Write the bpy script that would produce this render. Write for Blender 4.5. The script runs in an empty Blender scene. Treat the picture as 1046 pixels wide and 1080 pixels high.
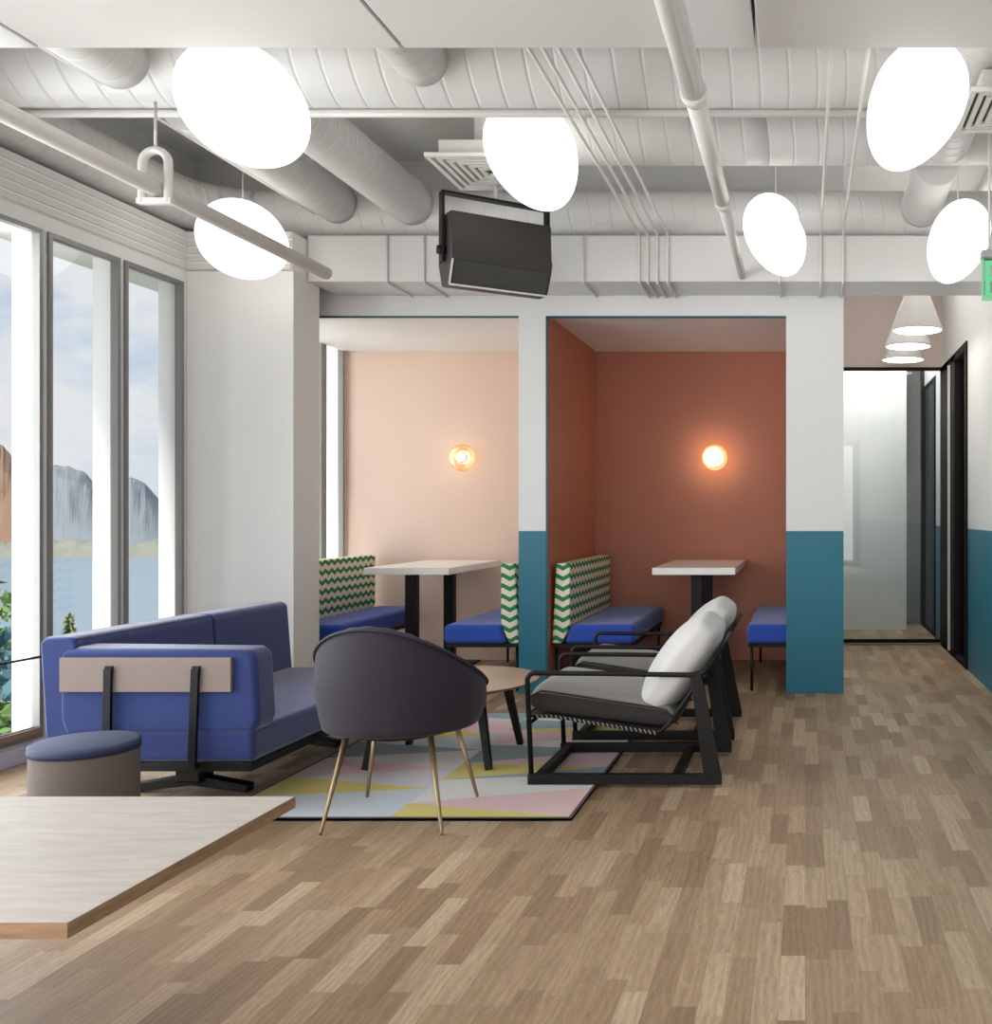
import bpy, bmesh, math, random
from mathutils import Vector, Matrix, noise
R = math.radians
random.seed(7)
scene = bpy.context.scene
col = scene.collection

# ------------------------------------------------------------------ materials
def lin(c):
    return tuple(((v/255)/12.92 if v/255 <= .04045 else ((v/255+.055)/1.055)**2.4) for v in c) + (1.0,)

class NT:
    """tiny node helper"""
    def __init__(self, tree):
        self.t = tree; self.n = tree.nodes; self.l = tree.links
    def add(self, kind, **kw):
        nd = self.n.new(kind)
        for k, v in kw.items():
            if k == 'ins':
                for i, val in v.items():
                    nd.inputs[i].default_value = val
            else:
                setattr(nd, k, v)
        return nd
    def link(self, a, b): self.l.new(a, b)
    def math(self, op, a, b=None, c=None):
        nd = self.n.new('ShaderNodeMath'); nd.operation = op
        for i, v in enumerate((a, b, c)):
            if v is None: continue
            if isinstance(v, (int, float)): nd.inputs[i].default_value = v
            else: self.l.new(v, nd.inputs[i])
        return nd.outputs[0]

def base_mat(name):
    m = bpy.data.materials.new(name); m.use_nodes = True
    t = NT(m.node_tree)
    b = m.node_tree.nodes['Principled BSDF']
    return m, t, b

def plain(name, rgb, rough=.5, metal=0., var=.05, scale=30., bump=0., bscale=None, sheen=0., spec=.5, stretch=(1,1,1), coat=0.):
    m, t, b = base_mat(name)
    c = lin(rgb)
    tc = t.add('ShaderNodeTexCoord')
    mp = t.add('ShaderNodeMapping'); mp.inputs['Scale'].default_value = stretch
    t.link(tc.outputs['Object'], mp.inputs[0])
    nz = t.add('ShaderNodeTexNoise'); nz.inputs['Scale'].default_value = scale; nz.inputs['Detail'].default_value = 4
    t.link(mp.outputs[0], nz.inputs['Vector'])
    mx = t.add('ShaderNodeMix', data_type='RGBA')
    t.link(nz.outputs['Fac'], mx.inputs['Factor'])
    mx.inputs['A'].default_value = tuple(v*(1-var) for v in c[:3]) + (1,)
    mx.inputs['B'].default_value = tuple(min(1, v*(1+var)) for v in c[:3]) + (1,)
    t.link(mx.outputs['Result'], b.inputs['Base Color'])
    b.inputs['Roughness'].default_value = rough
    b.inputs['Metallic'].default_value = metal
    b.inputs['Specular IOR Level'].default_value = spec
    if coat: b.inputs['Coat Weight'].default_value = coat
    if sheen:
        b.inputs['Sheen Weight'].default_value = sheen
        b.inputs['Sheen Roughness'].default_value = .4
    if bump:
        n2 = t.add('ShaderNodeTexNoise'); n2.inputs['Scale'].default_value = bscale or scale*4; n2.inputs['Detail'].default_value = 3
        t.link(mp.outputs[0], n2.inputs['Vector'])
        bp = t.add('ShaderNodeBump'); bp.inputs['Strength'].default_value = bump; bp.inputs['Distance'].default_value = .003
        t.link(n2.outputs['Fac'], bp.inputs['Height']); t.link(bp.outputs[0], b.inputs['Normal'])
    return m

def glow(name, rgb, strength):
    m = bpy.data.materials.new(name); m.use_nodes = True
    t = NT(m.node_tree); t.n.clear()
    out = t.add('ShaderNodeOutputMaterial'); e = t.add('ShaderNodeEmission')
    e.inputs[0].default_value = lin(rgb); e.inputs[1].default_value = strength
    t.link(e.outputs[0], out.inputs[0]); return m

def glass(name, tint=(252, 253, 253), ior=1.45, rough=.0, boost=1.0):
    m = bpy.data.materials.new(name); m.use_nodes = True
    t = NT(m.node_tree); t.n.clear()
    out = t.add('ShaderNodeOutputMaterial')
    tr = t.add('ShaderNodeBsdfTransparent'); tr.inputs[0].default_value = lin(tint)
    gl = t.add('ShaderNodeBsdfGlossy'); gl.inputs['Roughness'].default_value = rough
    lw = t.add('ShaderNodeLayerWeight'); lw.inputs[0].default_value = .5
    f0 = ((ior-1)/(ior+1))**2
    f = t.math('MULTIPLY', t.math('ADD', t.math('MULTIPLY', t.math('POWER', lw.outputs['Facing'], 5.), 1-f0), f0), boost)
    mx = t.add('ShaderNodeMixShader')
    t.link(f, mx.inputs[0]); t.link(tr.outputs[0], mx.inputs[1]); t.link(gl.outputs[0], mx.inputs[2])
    t.link(mx.outputs[0], out.inputs[0]); return m

def two_tone(name, top, low, split):
    """painted wall: top colour above `split` metres, dado colour below"""
    m, t, b = base_mat(name)
    geo = t.add('ShaderNodeNewGeometry'); sp = t.add('ShaderNodeSeparateXYZ')
    t.link(geo.outputs['Position'], sp.inputs[0])
    f = t.math('GREATER_THAN', sp.outputs['Z'], split)
    mx = t.add('ShaderNodeMix', data_type='RGBA')
    t.link(f, mx.inputs['Factor'])
    mx.inputs['A'].default_value = lin(low); mx.inputs['B'].default_value = lin(top)
    t.link(mx.outputs['Result'], b.inputs['Base Color'])
    b.inputs['Roughness'].default_value = .45
    nz = t.add('ShaderNodeTexNoise'); nz.inputs['Scale'].default_value = 140
    t.link(geo.outputs['Position'], nz.inputs['Vector'])
    bp = t.add('ShaderNodeBump'); bp.inputs['Strength'].default_value = .05; bp.inputs['Distance'].default_value = .002
    t.link(nz.outputs['Fac'], bp.inputs['Height']); t.link(bp.outputs[0], b.inputs['Normal'])
    return m

def wood_floor():
    m, t, b = base_mat('oak_strip_floor')
    geo = t.add('ShaderNodeNewGeometry'); sp = t.add('ShaderNodeSeparateXYZ')
    t.link(geo.outputs['Position'], sp.inputs[0])
    W, L = .060, .32
    cx = t.math('FLOOR', t.math('DIVIDE', sp.outputs['X'], W))
    wn = t.add('ShaderNodeTexWhiteNoise', noise_dimensions='1D'); t.link(cx, wn.inputs['W'])
    yy = t.math('ADD', t.math('DIVIDE', sp.outputs['Y'], L), t.math('MULTIPLY', wn.outputs['Value'], 7.3))
    ry = t.math('FLOOR', yy)
    cmb = t.add('ShaderNodeCombineXYZ'); t.link(cx, cmb.inputs[0]); t.link(ry, cmb.inputs[1])
    w2 = t.add('ShaderNodeTexWhiteNoise', noise_dimensions='2D'); t.link(cmb.outputs[0], w2.inputs['Vector'])
    ramp = t.add('ShaderNodeValToRGB')
    cr = ramp.color_ramp
    cols = [(0, (141, 115, 89)), (.3, (158, 131, 103)), (.62, (169, 143, 114)), (.85, (180, 155, 127)), (1, (194, 171, 143))]
    while len(cr.elements) < len(cols): cr.elements.new(.5)
    for e, (p, c) in zip(cr.elements, cols): e.position = p; e.color = lin(c)
    t.link(w2.outputs['Value'], ramp.inputs[0])
    # grain, offset per strip
    off = t.add('ShaderNodeVectorMath', operation='ADD')
    sc = t.add('ShaderNodeVectorMath', operation='SCALE'); sc.inputs['Scale'].default_value = 40
    t.link(w2.outputs['Color'], sc.inputs[0])
    t.link(geo.outputs['Position'], off.inputs[0]); t.link(sc.outputs[0], off.inputs[1])
    mp = t.add('ShaderNodeMapping'); mp.inputs['Scale'].default_value = (1, .14, 1); t.link(off.outputs[0], mp.inputs[0])
    n1 = t.add('ShaderNodeTexNoise'); n1.inputs['Scale'].default_value = 55; n1.inputs['Detail'].default_value = 8; n1.inputs['Roughness'].default_value = .62; n1.inputs['Distortion'].default_value = 3.0
    t.link(mp.outputs[0], n1.inputs['Vector'])
    n2 = t.add('ShaderNodeTexWave'); n2.inputs['Scale'].default_value = 14; n2.inputs['Distortion'].default_value = 16; n2.inputs['Detail'].default_value = 3; n2.inputs['Detail Scale'].default_value = .8
    t.link(mp.outputs[0], n2.inputs['Vector'])
    g = t.math('ADD', t.math('MULTIPLY', n1.outputs['Fac'], .80), t.math('MULTIPLY', n2.outputs['Fac'], .13))
    mr = t.add('ShaderNodeMapRange'); mr.inputs[1].default_value = .22; mr.inputs[2].default_value = .66; mr.inputs[3].default_value = .62; mr.inputs[4].default_value = 1.16
    t.link(g, mr.inputs[0])
    mul = t.add('ShaderNodeVectorMath', operation='SCALE')
    t.link(ramp.outputs[0], mul.inputs[0]); t.link(mr.outputs[0], mul.inputs['Scale'])
    # joints
    fx = t.math('FRACT', t.math('DIVIDE', sp.outputs['X'], W)); fy = t.math('FRACT', yy)
    jx = t.math('LESS_THAN', fx, .018); jy = t.math('LESS_THAN', fy, .005)
    j = t.math('MAXIMUM', jx, jy)
    mx = t.add('ShaderNodeMix', data_type='RGBA'); t.link(t.math('MULTIPLY', j, .45), mx.inputs['Factor'])
    t.link(mul.outputs[0], mx.inputs['A']); mx.inputs['B'].default_value = lin((92, 70, 52))
    t.link(mx.outputs['Result'], b.inputs['Base Color'])
    rr = t.add('ShaderNodeMapRange'); rr.inputs[3].default_value = .42; rr.inputs[4].default_value = .58
    t.link(n1.outputs['Fac'], rr.inputs[0]); t.link(rr.outputs[0], b.inputs['Roughness'])
    bp = t.add('ShaderNodeBump'); bp.inputs['Strength'].default_value = .15; bp.inputs['Distance'].default_value = .002
    t.link(t.math('SUBTRACT', g, j), bp.inputs['Height']); t.link(bp.outputs[0], b.inputs['Normal'])
    return m

def table_wood(name, a, bcol, axis=(1, 9, 9), sc=5):
    m, t, b = base_mat(name)
    tc = t.add('ShaderNodeTexCoord'); mp = t.add('ShaderNodeMapping'); mp.inputs['Scale'].default_value = axis
    t.link(tc.outputs['Object'], mp.inputs[0])
    n = t.add('ShaderNodeTexNoise'); n.inputs['Scale'].default_value = sc; n.inputs['Detail'].default_value = 6; n.inputs['Distortion'].default_value = .8
    t.link(mp.outputs[0], n.inputs['Vector'])
    rp = t.add('ShaderNodeValToRGB'); rp.color_ramp.elements[0].position = .3; rp.color_ramp.elements[0].color = lin(a)
    rp.color_ramp.elements[1].position = .72; rp.color_ramp.elements[1].color = lin(bcol)
    t.link(n.outputs['Fac'], rp.inputs[0]); t.link(rp.outputs[0], b.inputs['Base Color'])
    b.inputs['Roughness'].default_value = .42
    return m

def zigzag():
    """cream upholstery with rows of green chevrons; uses the object's local y (along) and z (up)"""
    m, t, b = base_mat('green_chevron_fabric')
    tc = t.add('ShaderNodeTexCoord'); sp = t.add('ShaderNodeSeparateXYZ'); t.link(tc.outputs['Object'], sp.inputs[0])
    P, A, H = .088, .024, .064
    tri = t.math('ABSOLUTE', t.math('SUBTRACT', t.math('FRACT', t.math('DIVIDE', t.math('ADD', sp.outputs['Y'], sp.outputs['X']), P)), .5))
    z = t.math('ADD', sp.outputs['Z'], t.math('MULTIPLY', tri, A*2))
    f = t.math('LESS_THAN', t.math('FRACT', t.math('DIVIDE', z, H)), .44)
    nz = t.add('ShaderNodeTexNoise'); nz.inputs['Scale'].default_value = 160
    t.link(tc.outputs['Object'], nz.inputs['Vector'])
    mx = t.add('ShaderNodeMix', data_type='RGBA'); t.link(f, mx.inputs['Factor'])
    mx.inputs['A'].default_value = lin((236, 226, 208)); mx.inputs['B'].default_value = lin((38, 134, 78))
    t.link(mx.outputs['Result'], b.inputs['Base Color']); b.inputs['Roughness'].default_value = .9
    bp = t.add('ShaderNodeBump'); bp.inputs['Strength'].default_value = .2; bp.inputs['Distance'].default_value = .002
    t.link(nz.outputs['Fac'], bp.inputs['Height']); t.link(bp.outputs[0], b.inputs['Normal'])
    return m

M = {}
M['white'] = plain('white_wall_paint', (226, 225, 224), .55, var=.012, scale=3)
M['ceil'] = plain('grey_white_ceiling_paint', (212, 211, 209), .6, var=.02, scale=4)
M['soff'] = plain('soffit_paint', (204, 202, 200), .6, var=.02, scale=4)
M['slab'] = plain('grey_slab_paint', (240, 239, 237), .7, var=.03, scale=4)
M['duct'] = plain('painted_duct_metal', (216, 215, 214), .38, metal=.0, var=.02, scale=6)
M['pipe'] = plain('painted_pipe', (214, 211, 208), .35, var=.02, scale=9)
M['teal_wall'] = two_tone('white_over_teal_paint', (220, 220, 219), (20, 108, 130), .99)
M['terra'] = plain('terracotta_paint', (180, 116, 92), .55, var=.03, scale=5)
M['peach'] = plain('peach_paint', (228, 202, 186), .55, var=.02, scale=4)
M['taupe'] = plain('taupe_paint', (196, 180, 171), .6, var=.02, scale=4)
M['frame'] = plain('dark_grey_window_frame', (128, 127, 124), .4, metal=.2, var=.03)
M['framedk'] = plain('black_door_frame', (14, 12, 12), .7, spec=.2, var=.05)
M['tealtrim'] = plain('dark_teal_trim', (12, 70, 80), .4, var=.04)
M['black'] = plain('black_powder_coat', (10, 9, 9), .5, spec=.3, var=.08)
M['glass'] = glass('window_glass')
M['glass2'] = glass('partition_glass', (238, 243, 243), 1.5)
M['darkglass'] = glass('smoked_glass', (225, 222, 218), 1.5, 0., .6)
M['floor'] = wood_floor()
M['sofa'] = plain('cobalt_sofa_wool', (30, 48, 106), .85, var=.10, scale=90, bump=.25, bscale=420, sheen=.55)
M['bench'] = plain('blue_bench_wool', (40, 76, 176), .85, var=.08, scale=90, bump=.25, bscale=420, sheen=.3)
M['chair'] = plain('aubergine_velvet', (34, 26, 40), .8, var=.10, scale=60, bump=.1, bscale=300, sheen=.12)
M['piping'] = plain('dark_piping', (40, 34, 50), .7, var=.05)
M['brass'] = plain('antique_brass', (150, 128, 98), .36, metal=.7, var=.06)
M['greyseat'] = plain('grey_seat_fabric', (128, 125, 120), .9, var=.10, scale=110, bump=.3, bscale=450, sheen=.2)
M['greyside'] = plain('charcoal_seat_border', (46, 43, 42), .9, var=.1, scale=110, bump=.3, bscale=450)
M['greypill'] = plain('light_grey_pillow', (206, 204, 202), .95, var=.07, scale=110, bump=.35, bscale=450, sheen=.2)
M['sling'] = plain('black_sling', (46, 44, 44), .8, var=.1)
M['stitch'] = plain('pale_lacing', (150, 146, 140), .8)
M['board'] = plain('taupe_board', (124, 110, 102), .5, var=.03)
M['pouf'] = plain('taupe_pouf_fabric', (98, 89, 83), .9, var=.06, scale=150, bump=.25, bscale=500)
M['pouftop'] = plain('slate_blue_pouf_top', (64, 71, 96), .8, var=.05, scale=100, bump=.2, bscale=420)
M['poufrim'] = plain('navy_rim', (28, 38, 78), .7)
M['ttop'] = table_wood('pale_oak_laminate', (170, 162, 154), (188, 181, 173), (1, 6, 6), 7)
M['tedge'] = table_wood('oak_edge_band', (128, 98, 72), (164, 130, 98), (2, 2, 18), 5)
M['ctop'] = table_wood('oak_veneer', (192, 166, 142), (214, 190, 166), (1, 10, 10), 6)
M['cedge'] = plain('oak_rim', (120, 88, 60), .5)
M['laminate'] = plain('white_laminate', (238, 236, 232), .35, var=.01)
M['zig'] = zigzag()
M['lamp'] = glow('opal_lamp', (255, 251, 243), 2.6)
M['pend'] = glow('pendant_diffuser', (255, 246, 230), 9)
M['bulb'] = glow('sconce_bulb', (255, 240, 214), 10)
M['sconce'] = glass('pale_glass_disc', (255, 242, 222), 1.5, .15, 2.5)
M['cone'] = plain('white_pendant_shade', (196, 194, 191), .45)
M['speaker'] = plain('dark_brown_speaker', (44, 38, 37), .5, var=.06)
M['grille'] = plain('dark_grey_grille', (74, 74, 72), .45, metal=.3, var=.08, scale=12)
M['edge'] = plain('pale_metal_edge', (208, 206, 202), .4)
M['vent'] = plain('vent_white', (220, 218, 214), .45)
M['slot'] = plain('vent_slot', (70, 68, 66), .8)
M['green'] = glow('green_sign_glow', (120, 232, 168), .95)
M['signpane'] = glass('sign_acrylic', (228, 236, 230), 1.45)
M['hous'] = plain('grey_sign_housing', (158, 156, 154), .45)
M['rug_w'] = plain('rug_offwhite', (226, 224, 220), .98, var=.08, scale=120, bump=.5, bscale=350)
M['rug_b'] = plain('rug_paleblue', (208, 215, 222), .98, var=.08, scale=120, bump=.5, bscale=350)
M['rug_y'] = plain('rug_yellow', (222, 206, 124), .98, var=.08, scale=120, bump=.5, bscale=350)
M['rug_p'] = plain('rug_pink', (230, 198, 200), .98, var=.08, scale=120, bump=.5, bscale=350)
M['rug_g'] = plain('rug_greyblue', (152, 170, 178), .98, var=.08, scale=120, bump=.5, bscale=350)
M['rug_l'] = plain('rug_lilac', (216, 212, 217), .98, var=.08, scale=120, bump=.5, bscale=350)
M['rug_e'] = plain('rug_binding', (96, 84, 82), .95)
M['ground'] = plain('garden_ground', (118, 122, 84), .95, var=.35, scale=2)
M['rockbrown'] = plain('brown_cliff_rock', (118, 94, 76), .95, var=.3, scale=.03, bump=0)
M['mount'] = plain('hazy_grey_mountain', (112, 120, 126), .95, var=.16, scale=.02)  # distance haze is put into this grey-blue rock colour
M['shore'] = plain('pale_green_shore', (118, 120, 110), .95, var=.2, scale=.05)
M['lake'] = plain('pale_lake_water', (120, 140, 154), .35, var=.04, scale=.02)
M['leaf'] = plain('green_leaves', (92, 124, 66), .7, var=.4, scale=3)
M['leafb'] = plain('bluegreen_leaves', (86, 128, 138), .7, var=.4, scale=3)
M['conifer'] = plain('conifer_needles', (118, 128, 88), .8, var=.3, scale=3)
M['bark'] = plain('bark', (96, 78, 60), .9)
M['steel'] = plain('thin_dark_cable', (40, 38, 38), .4, metal=.5)
M['base'] = plain('pale_baseboard', (206, 208, 222), .45, var=.02)
M['sill'] = plain('brown_sill_profile', (150, 126, 108), .5, var=.05)

# ------------------------------------------------------------------ mesh helper
class MB:
    def __init__(self): self.bm = bmesh.new()
    def face(self, pts, mi=0):
        vs = [self.bm.verts.new(p) for p in pts]
        f = self.bm.faces.new(vs); f.material_index = mi; return f
    def box(self, x0, x1, y0, y1, z0, z1, mi=0):
        v = [self.bm.verts.new((x, y, z)) for z in (z0, z1) for y in (y0, y1) for x in (x0, x1)]
        for q in ((0,2,3,1),(4,5,7,6),(0,1,5,4),(2,6,7,3),(0,4,6,2),(1,3,7,5)):
            f = self.bm.faces.new([v[i] for i in q]); f.material_index = mi
        return self
    def prism(self, poly, axis, a0, a1, mi=0, mi_cap=None):
        """extrude a 2-D polygon along `axis` ('x': poly is (y,z); 'y': (x,z); 'z': (x,y))"""
        def P(p, a):
            return {'x': (a, p[0], p[1]), 'y': (p[0], a, p[1]), 'z': (p[0], p[1], a)}[axis]
        A = [self.bm.verts.new(P(p, a0)) for p in poly]; B = [self.bm.verts.new(P(p, a1)) for p in poly]
        n = len(poly)
        for i in range(n):
            f = self.bm.faces.new((A[i], A[(i+1) % n], B[(i+1) % n], B[i])); f.material_index = mi
        for c in (list(reversed(A)), B):
            f = self.bm.faces.new(c); f.material_index = mi if mi_cap is None else mi_cap
        return self
    def sweep(self, path, r, n=20, seam=0, slant=0., bump=-.0022, cap=True, mi=0, flat=None):
        """tube of radius r (number or per-point list) along path; optional raised seams every `seam` metres"""
        pts = [Vector(p) for p in path]
        rad = list(r) if isinstance(r, (list, tuple)) else [r]*len(pts)
        if seam:
            np_, nr = [], []
            acc = seam*.5
            for i in range(len(pts)-1):
                a, b = pts[i], pts[i+1]; L = (b-a).length
                if L < 1e-9: continue
                np_.append(a); nr.append(rad[i])
                d = acc
                while d < L - .02:
                    for o, rr in ((-.013, 0), (-.0035, 0), (-.0008, bump), (.0008, bump), (.0035, 0), (.013, 0)):
                        if 0 < d+o < L:
                            np_.append(a.lerp(b, (d+o)/L)); nr.append(rad[i]+rr)
                    d += seam
                acc = d - L
            np_.append(pts[-1]); nr.append(rad[-1])
            pts, rad = np_, nr
        rings = []
        up = Vector((0, 0, 1))
        prevN = None
        for i, p in enumerate(pts):
            t0 = (pts[i]-pts[i-1]).normalized() if i else None
            t1 = (pts[i+1]-pts[i]).normalized() if i < len(pts)-1 else None
            T = ((t0 or t1) + (t1 or t0)).normalized()
            if prevN is None:
                N = T.cross(up)
                if N.length < 1e-4: N = T.cross(Vector((1, 0, 0)))
                N.normalize()
            else:
                N = (prevN - T*prevN.dot(T)).normalized()
            prevN = N
            B = T.cross(N)
            k = 1.0
            if t0 and t1:
                c = max(.5, math.cos(t0.angle(t1)/2)) if t0.angle(t1) > 1e-6 else 1
                k = 1/c
            ring = []
            for j in range(n):
                a = 2*math.pi*j/n
                rr = rad[i]
                if flat: q = N*math.cos(a)*rr*flat[0] + B*math.sin(a)*rr*flat[1]
                else: q = N*math.cos(a)*rr*(k if False else 1) + B*math.sin(a)*rr
                end = (i == 0 or i == len(pts)-1)
                if slant and not end: q = q + T*slant*math.sin(a+.6)
                ring.append(self.bm.verts.new(p+q))
            rings.append(ring)
        for i in range(len(rings)-1):
            for j in range(n):
                f = self.bm.faces.new((rings[i][j], rings[i][(j+1) % n], rings[i+1][(j+1) % n], rings[i+1][j]))
                f.material_index = mi; f.smooth = True
        if cap:
            f = self.bm.faces.new(list(reversed(rings[0]))); f.material_index = mi
            f = self.bm.faces.new(rings[-1]); f.material_index = mi
        return self
    def bar(self, a, b, w, h, mi=0, up=(0, 0, 1), w1=None, h1=None):
        """rectangular bar from a to b"""
        a, b = Vector(a), Vector(b); T = (b-a).normalized(); U = Vector(up)
        N = T.cross(U)
        if N.length < 1e-4: N = T.cross(Vector((0, 1, 0)))
        N.normalize(); B = N.cross(T)
        w1 = w if w1 is None else w1; h1 = h if h1 is None else h1
        v = []
        for p, ww, hh in ((a, w, h), (b, w1, h1)):
            for sx, sy in ((-1,-1),(1,-1),(1,1),(-1,1)):
                v.append(self.bm.verts.new(p + N*sx*ww/2 + B*sy*hh/2))
        for q in ((3,2,1,0),(4,5,6,7),(0,1,5,4),(1,2,6,5),(2,3,7,6),(3,0,4,7)):
            f = self.bm.faces.new([v[i] for i in q]); f.material_index = mi
        return self
    def lathe(self, prof, c=(0, 0, 0), n=40, mi=0, axis='z', closed=False):
        rings = []
        c = Vector(c)
        for (r, z) in prof:
            if r < 1e-6:
                rings.append([self.bm.verts.new(c + (Vector((0, 0, z)) if axis == 'z' else Vector((0, z, 0))))]); continue
            ring = []
            for j in range(n):
                a = 2*math.pi*j/n
                q = Vector((r*math.cos(a), r*math.sin(a), z)) if axis == 'z' else Vector((r*math.cos(a), z, r*math.sin(a)))
                ring.append(self.bm.verts.new(c+q))
            rings.append(ring)
        for A, B in zip(rings, rings[1:]):
            for j in range(n):
                if len(A) == 1 and len(B) == 1: continue
                if len(A) == 1: vs = (A[0], B[j], B[(j+1) % n])
                elif len(B) == 1: vs = (A[j], A[(j+1) % n], B[0])
                else: vs = (A[j], A[(j+1) % n], B[(j+1) % n], B[j])
                f = self.bm.faces.new(vs); f.material_index = mi; f.smooth = True
        return self
    def cushion(self, sx, sy, sz, puff=.3, n=10, mat=None, e=.12, mi=0):
        """soft box centred on the origin; `mat` places it"""
        mat = mat or Matrix()
        m = max(2, n)
        tmp = bmesh.new()
        bmesh.ops.create_cube(tmp, size=2)
        bmesh.ops.subdivide_edges(tmp, edges=tmp.edges[:], cuts=m, use_grid_fill=True)
        mp = {}
        for v in tmp.verts:
            x, y, z = v.co
            def soft(a, b, c): return 1 - e*abs(b)**3.5*.5 - e*abs(c)**3.5*.5
            px, py, pz = x*soft(x, y, z), y*soft(y, x, z), z*soft(z, x, y)
            bul = puff*(1-abs(x)**2.4)*(1-abs(y)**2.4)
            pz = pz*(1-puff*.5) + math.copysign(bul, z)*abs(z) if abs(z) > .01 else pz
            mp[v] = self.bm.verts.new(mat @ Vector((px*sx/2, py*sy/2, pz*sz/2)))
        for f in tmp.faces:
            g = self.bm.faces.new([mp[v] for v in f.verts]); g.smooth = True; g.material_index = mi
        tmp.free(); return self
    def build(self, name, mats, parent=None, bevel=0., seg=2, smooth=False, loc=None, subsurf=0):
        bmesh.ops.recalc_face_normals(self.bm, faces=self.bm.faces[:])
        me = bpy.data.meshes.new(name)
        if smooth:
            for f in self.bm.faces: f.smooth = True
        self.bm.to_mesh(me); self.bm.free()
        for m in (mats if isinstance(mats, (list, tuple)) else [mats]): me.materials.append(m)
        o = bpy.data.objects.new(name, me); col.objects.link(o)
        if parent: o.parent = parent
        if loc: o.location = loc
        if bevel:
            b = o.modifiers.new('bevel', 'BEVEL'); b.width = bevel; b.segments = seg; b.limit_method = 'ANGLE'; b.angle_limit = R(40)
            for p in me.polygons: p.use_smooth = True
            b.harden_normals = True
        if subsurf:
            s = o.modifiers.new('sub', 'SUBSURF'); s.levels = subsurf; s.render_levels = subsurf
        return o

def tag(o, label, cat, group=None):
    o['label'] = label; o['category'] = cat
    if group: o['group'] = group
    return o
def struct(o, label=None):
    o['kind'] = 'structure'
    if label: o['label'] = label
    return o
def empty(name, label, cat, loc=(0, 0, 0), rz=0., group=None):
    o = bpy.data.objects.new(name, None); o.empty_display_size = .1; col.objects.link(o)
    o.location = loc; o.rotation_euler.z = rz
    return tag(o, label, cat, group)
def kids(o): return [c for c in bpy.data.objects if c.parent == o]
def copy_tree(o, parent=None):
    c = o.copy(); col.objects.link(c)
    if parent: c.parent = parent
    for ch in kids(o): copy_tree(ch, c)
    return c

# ------------------------------------------------------------------ dimensions (metres)
EYE = 1.1
WX = -3.45            # inner face of the window wall
RX = 1.14             # inner face of the right wall
FY = 6.13             # face of the booth front
BY = 7.53             # booth back wall
SLAB = 3.25
SOFF = 2.60
GY = 8.40             # glazed partition at the corridor's end

# ------------------------------------------------------------------ setting
mb = MB(); mb.box(-3.65, 2.6, -4.2, 9.6, -.12, 0)
struct(mb.build('floor', M['floor']))
mb = MB(); mb.box(-3.95, 2.6, -4.2, 9.6, SLAB, SLAB+.2)
struct(mb.build('ceiling', M['slab']))
# dropped soffit panels with open joints
mb = MB()
xs = [WX+.002, -2.468, -1.298, -.155, RX]
for a, b in zip(xs, xs[1:]): mb.box(a+.006, b-.006, -4.2, 3.245, SOFF, SOFF+.14)
struct(mb.build('ceiling_soffit', M['soff'], bevel=.004))

# window wall: piers, sill strip, head, recessed upper part
win = []
P = .5145
k0 = -13
for k in range(k0, 3):
    y0 = 4.573 + (k-1)*P + .0; win.append((y0, y0+.478))
ends = [-4.2]
mb = MB()
prev = -4.2
for (a, b) in win:
    mb.box(WX-.13, WX, prev, a, 0, 2.38); prev = b
mb.box(WX-.13, WX, prev, 6.19, 0, 2.38)
mb.box(WX-.13, WX, 7.50, 9.6, 0, 2.38)
for (a, b) in win + [(6.19, 7.50)]: mb.box(WX-.13, WX, a, b, 0, .09)
mb.box(WX-.30, WX, -4.2, 9.6, 2.38, 2.67)
mb.box(WX-.50, WX-.28, -4.2, 9.6, 2.60, SLAB)
struct(mb.build('wall_left', M['white']))
mb = MB(); mb.box(WX, WX+.018, -4.2, 5.6, 0, .07); mb.box(WX, WX+.018, 6.23, 7.5, 0, .07)
struct(mb.build('baseboard_left', M['base'], bevel=.003))

def window(n, a, b, z0=.09, z1=2.38, lit=True):
    f = MB(); fw, d = .022, .026
    f.box(WX-d, WX+.012, a, a+fw, z0, z1); f.box(WX-d, WX+.012, b-fw, b, z0, z1)
    f.box(WX-d, WX+.012, a+fw, b-fw, z1-fw, z1); f.box(WX-d, WX+.012, a+fw, b-fw, z0, z0+.05)
    o = struct(f.build('window_%d' % n, M['frame']))
    g = MB(); g.box(WX-.020, WX-.015, a+fw-.005, b-fw+.005, z0+.045, z1-fw+.005)
    g.build('pane', M['glass'], o)
    s = MB(); s.box(WX-.01, WX+.020, a+fw, b-fw, z0+.022, z0+.05)
    s.build('sill_profile', M['sill'], o)
    return o
n = 1
for (a, b) in win[::-1]:
    window(n, a, b); n += 1
window(n, 6.19, 7.17); window(n+1, 7.20, 7.50)

# column in the corner with the window wall
mb = MB(); mb.box(WX, -2.85, 5.60, 5.90, 0, 2.45)
struct(mb.build('wall_column', M['white'], bevel=.004))

# booth front
mb = MB()
mb.box(WX, -3.06, FY, FY+.1, 0, 2.297)
mb.box(-1.747, -1.573, FY, FY+.1, 0, 2.297)
mb.box(-.116, .234, FY, FY+.1, 0, 2.297)
mb.box(WX, .234, FY, FY+.1, 2.297, SLAB); mb.box(WX-.28, WX, FY, FY+.1, 2.69, SLAB)
struct(mb.build('wall_far', M['teal_wall']))
mb = MB(); mb.box(.14, .234, FY+.1, 9.5, 0, 2.69)
struct(mb.build('wall_corridor', M['teal_wall']))
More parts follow.
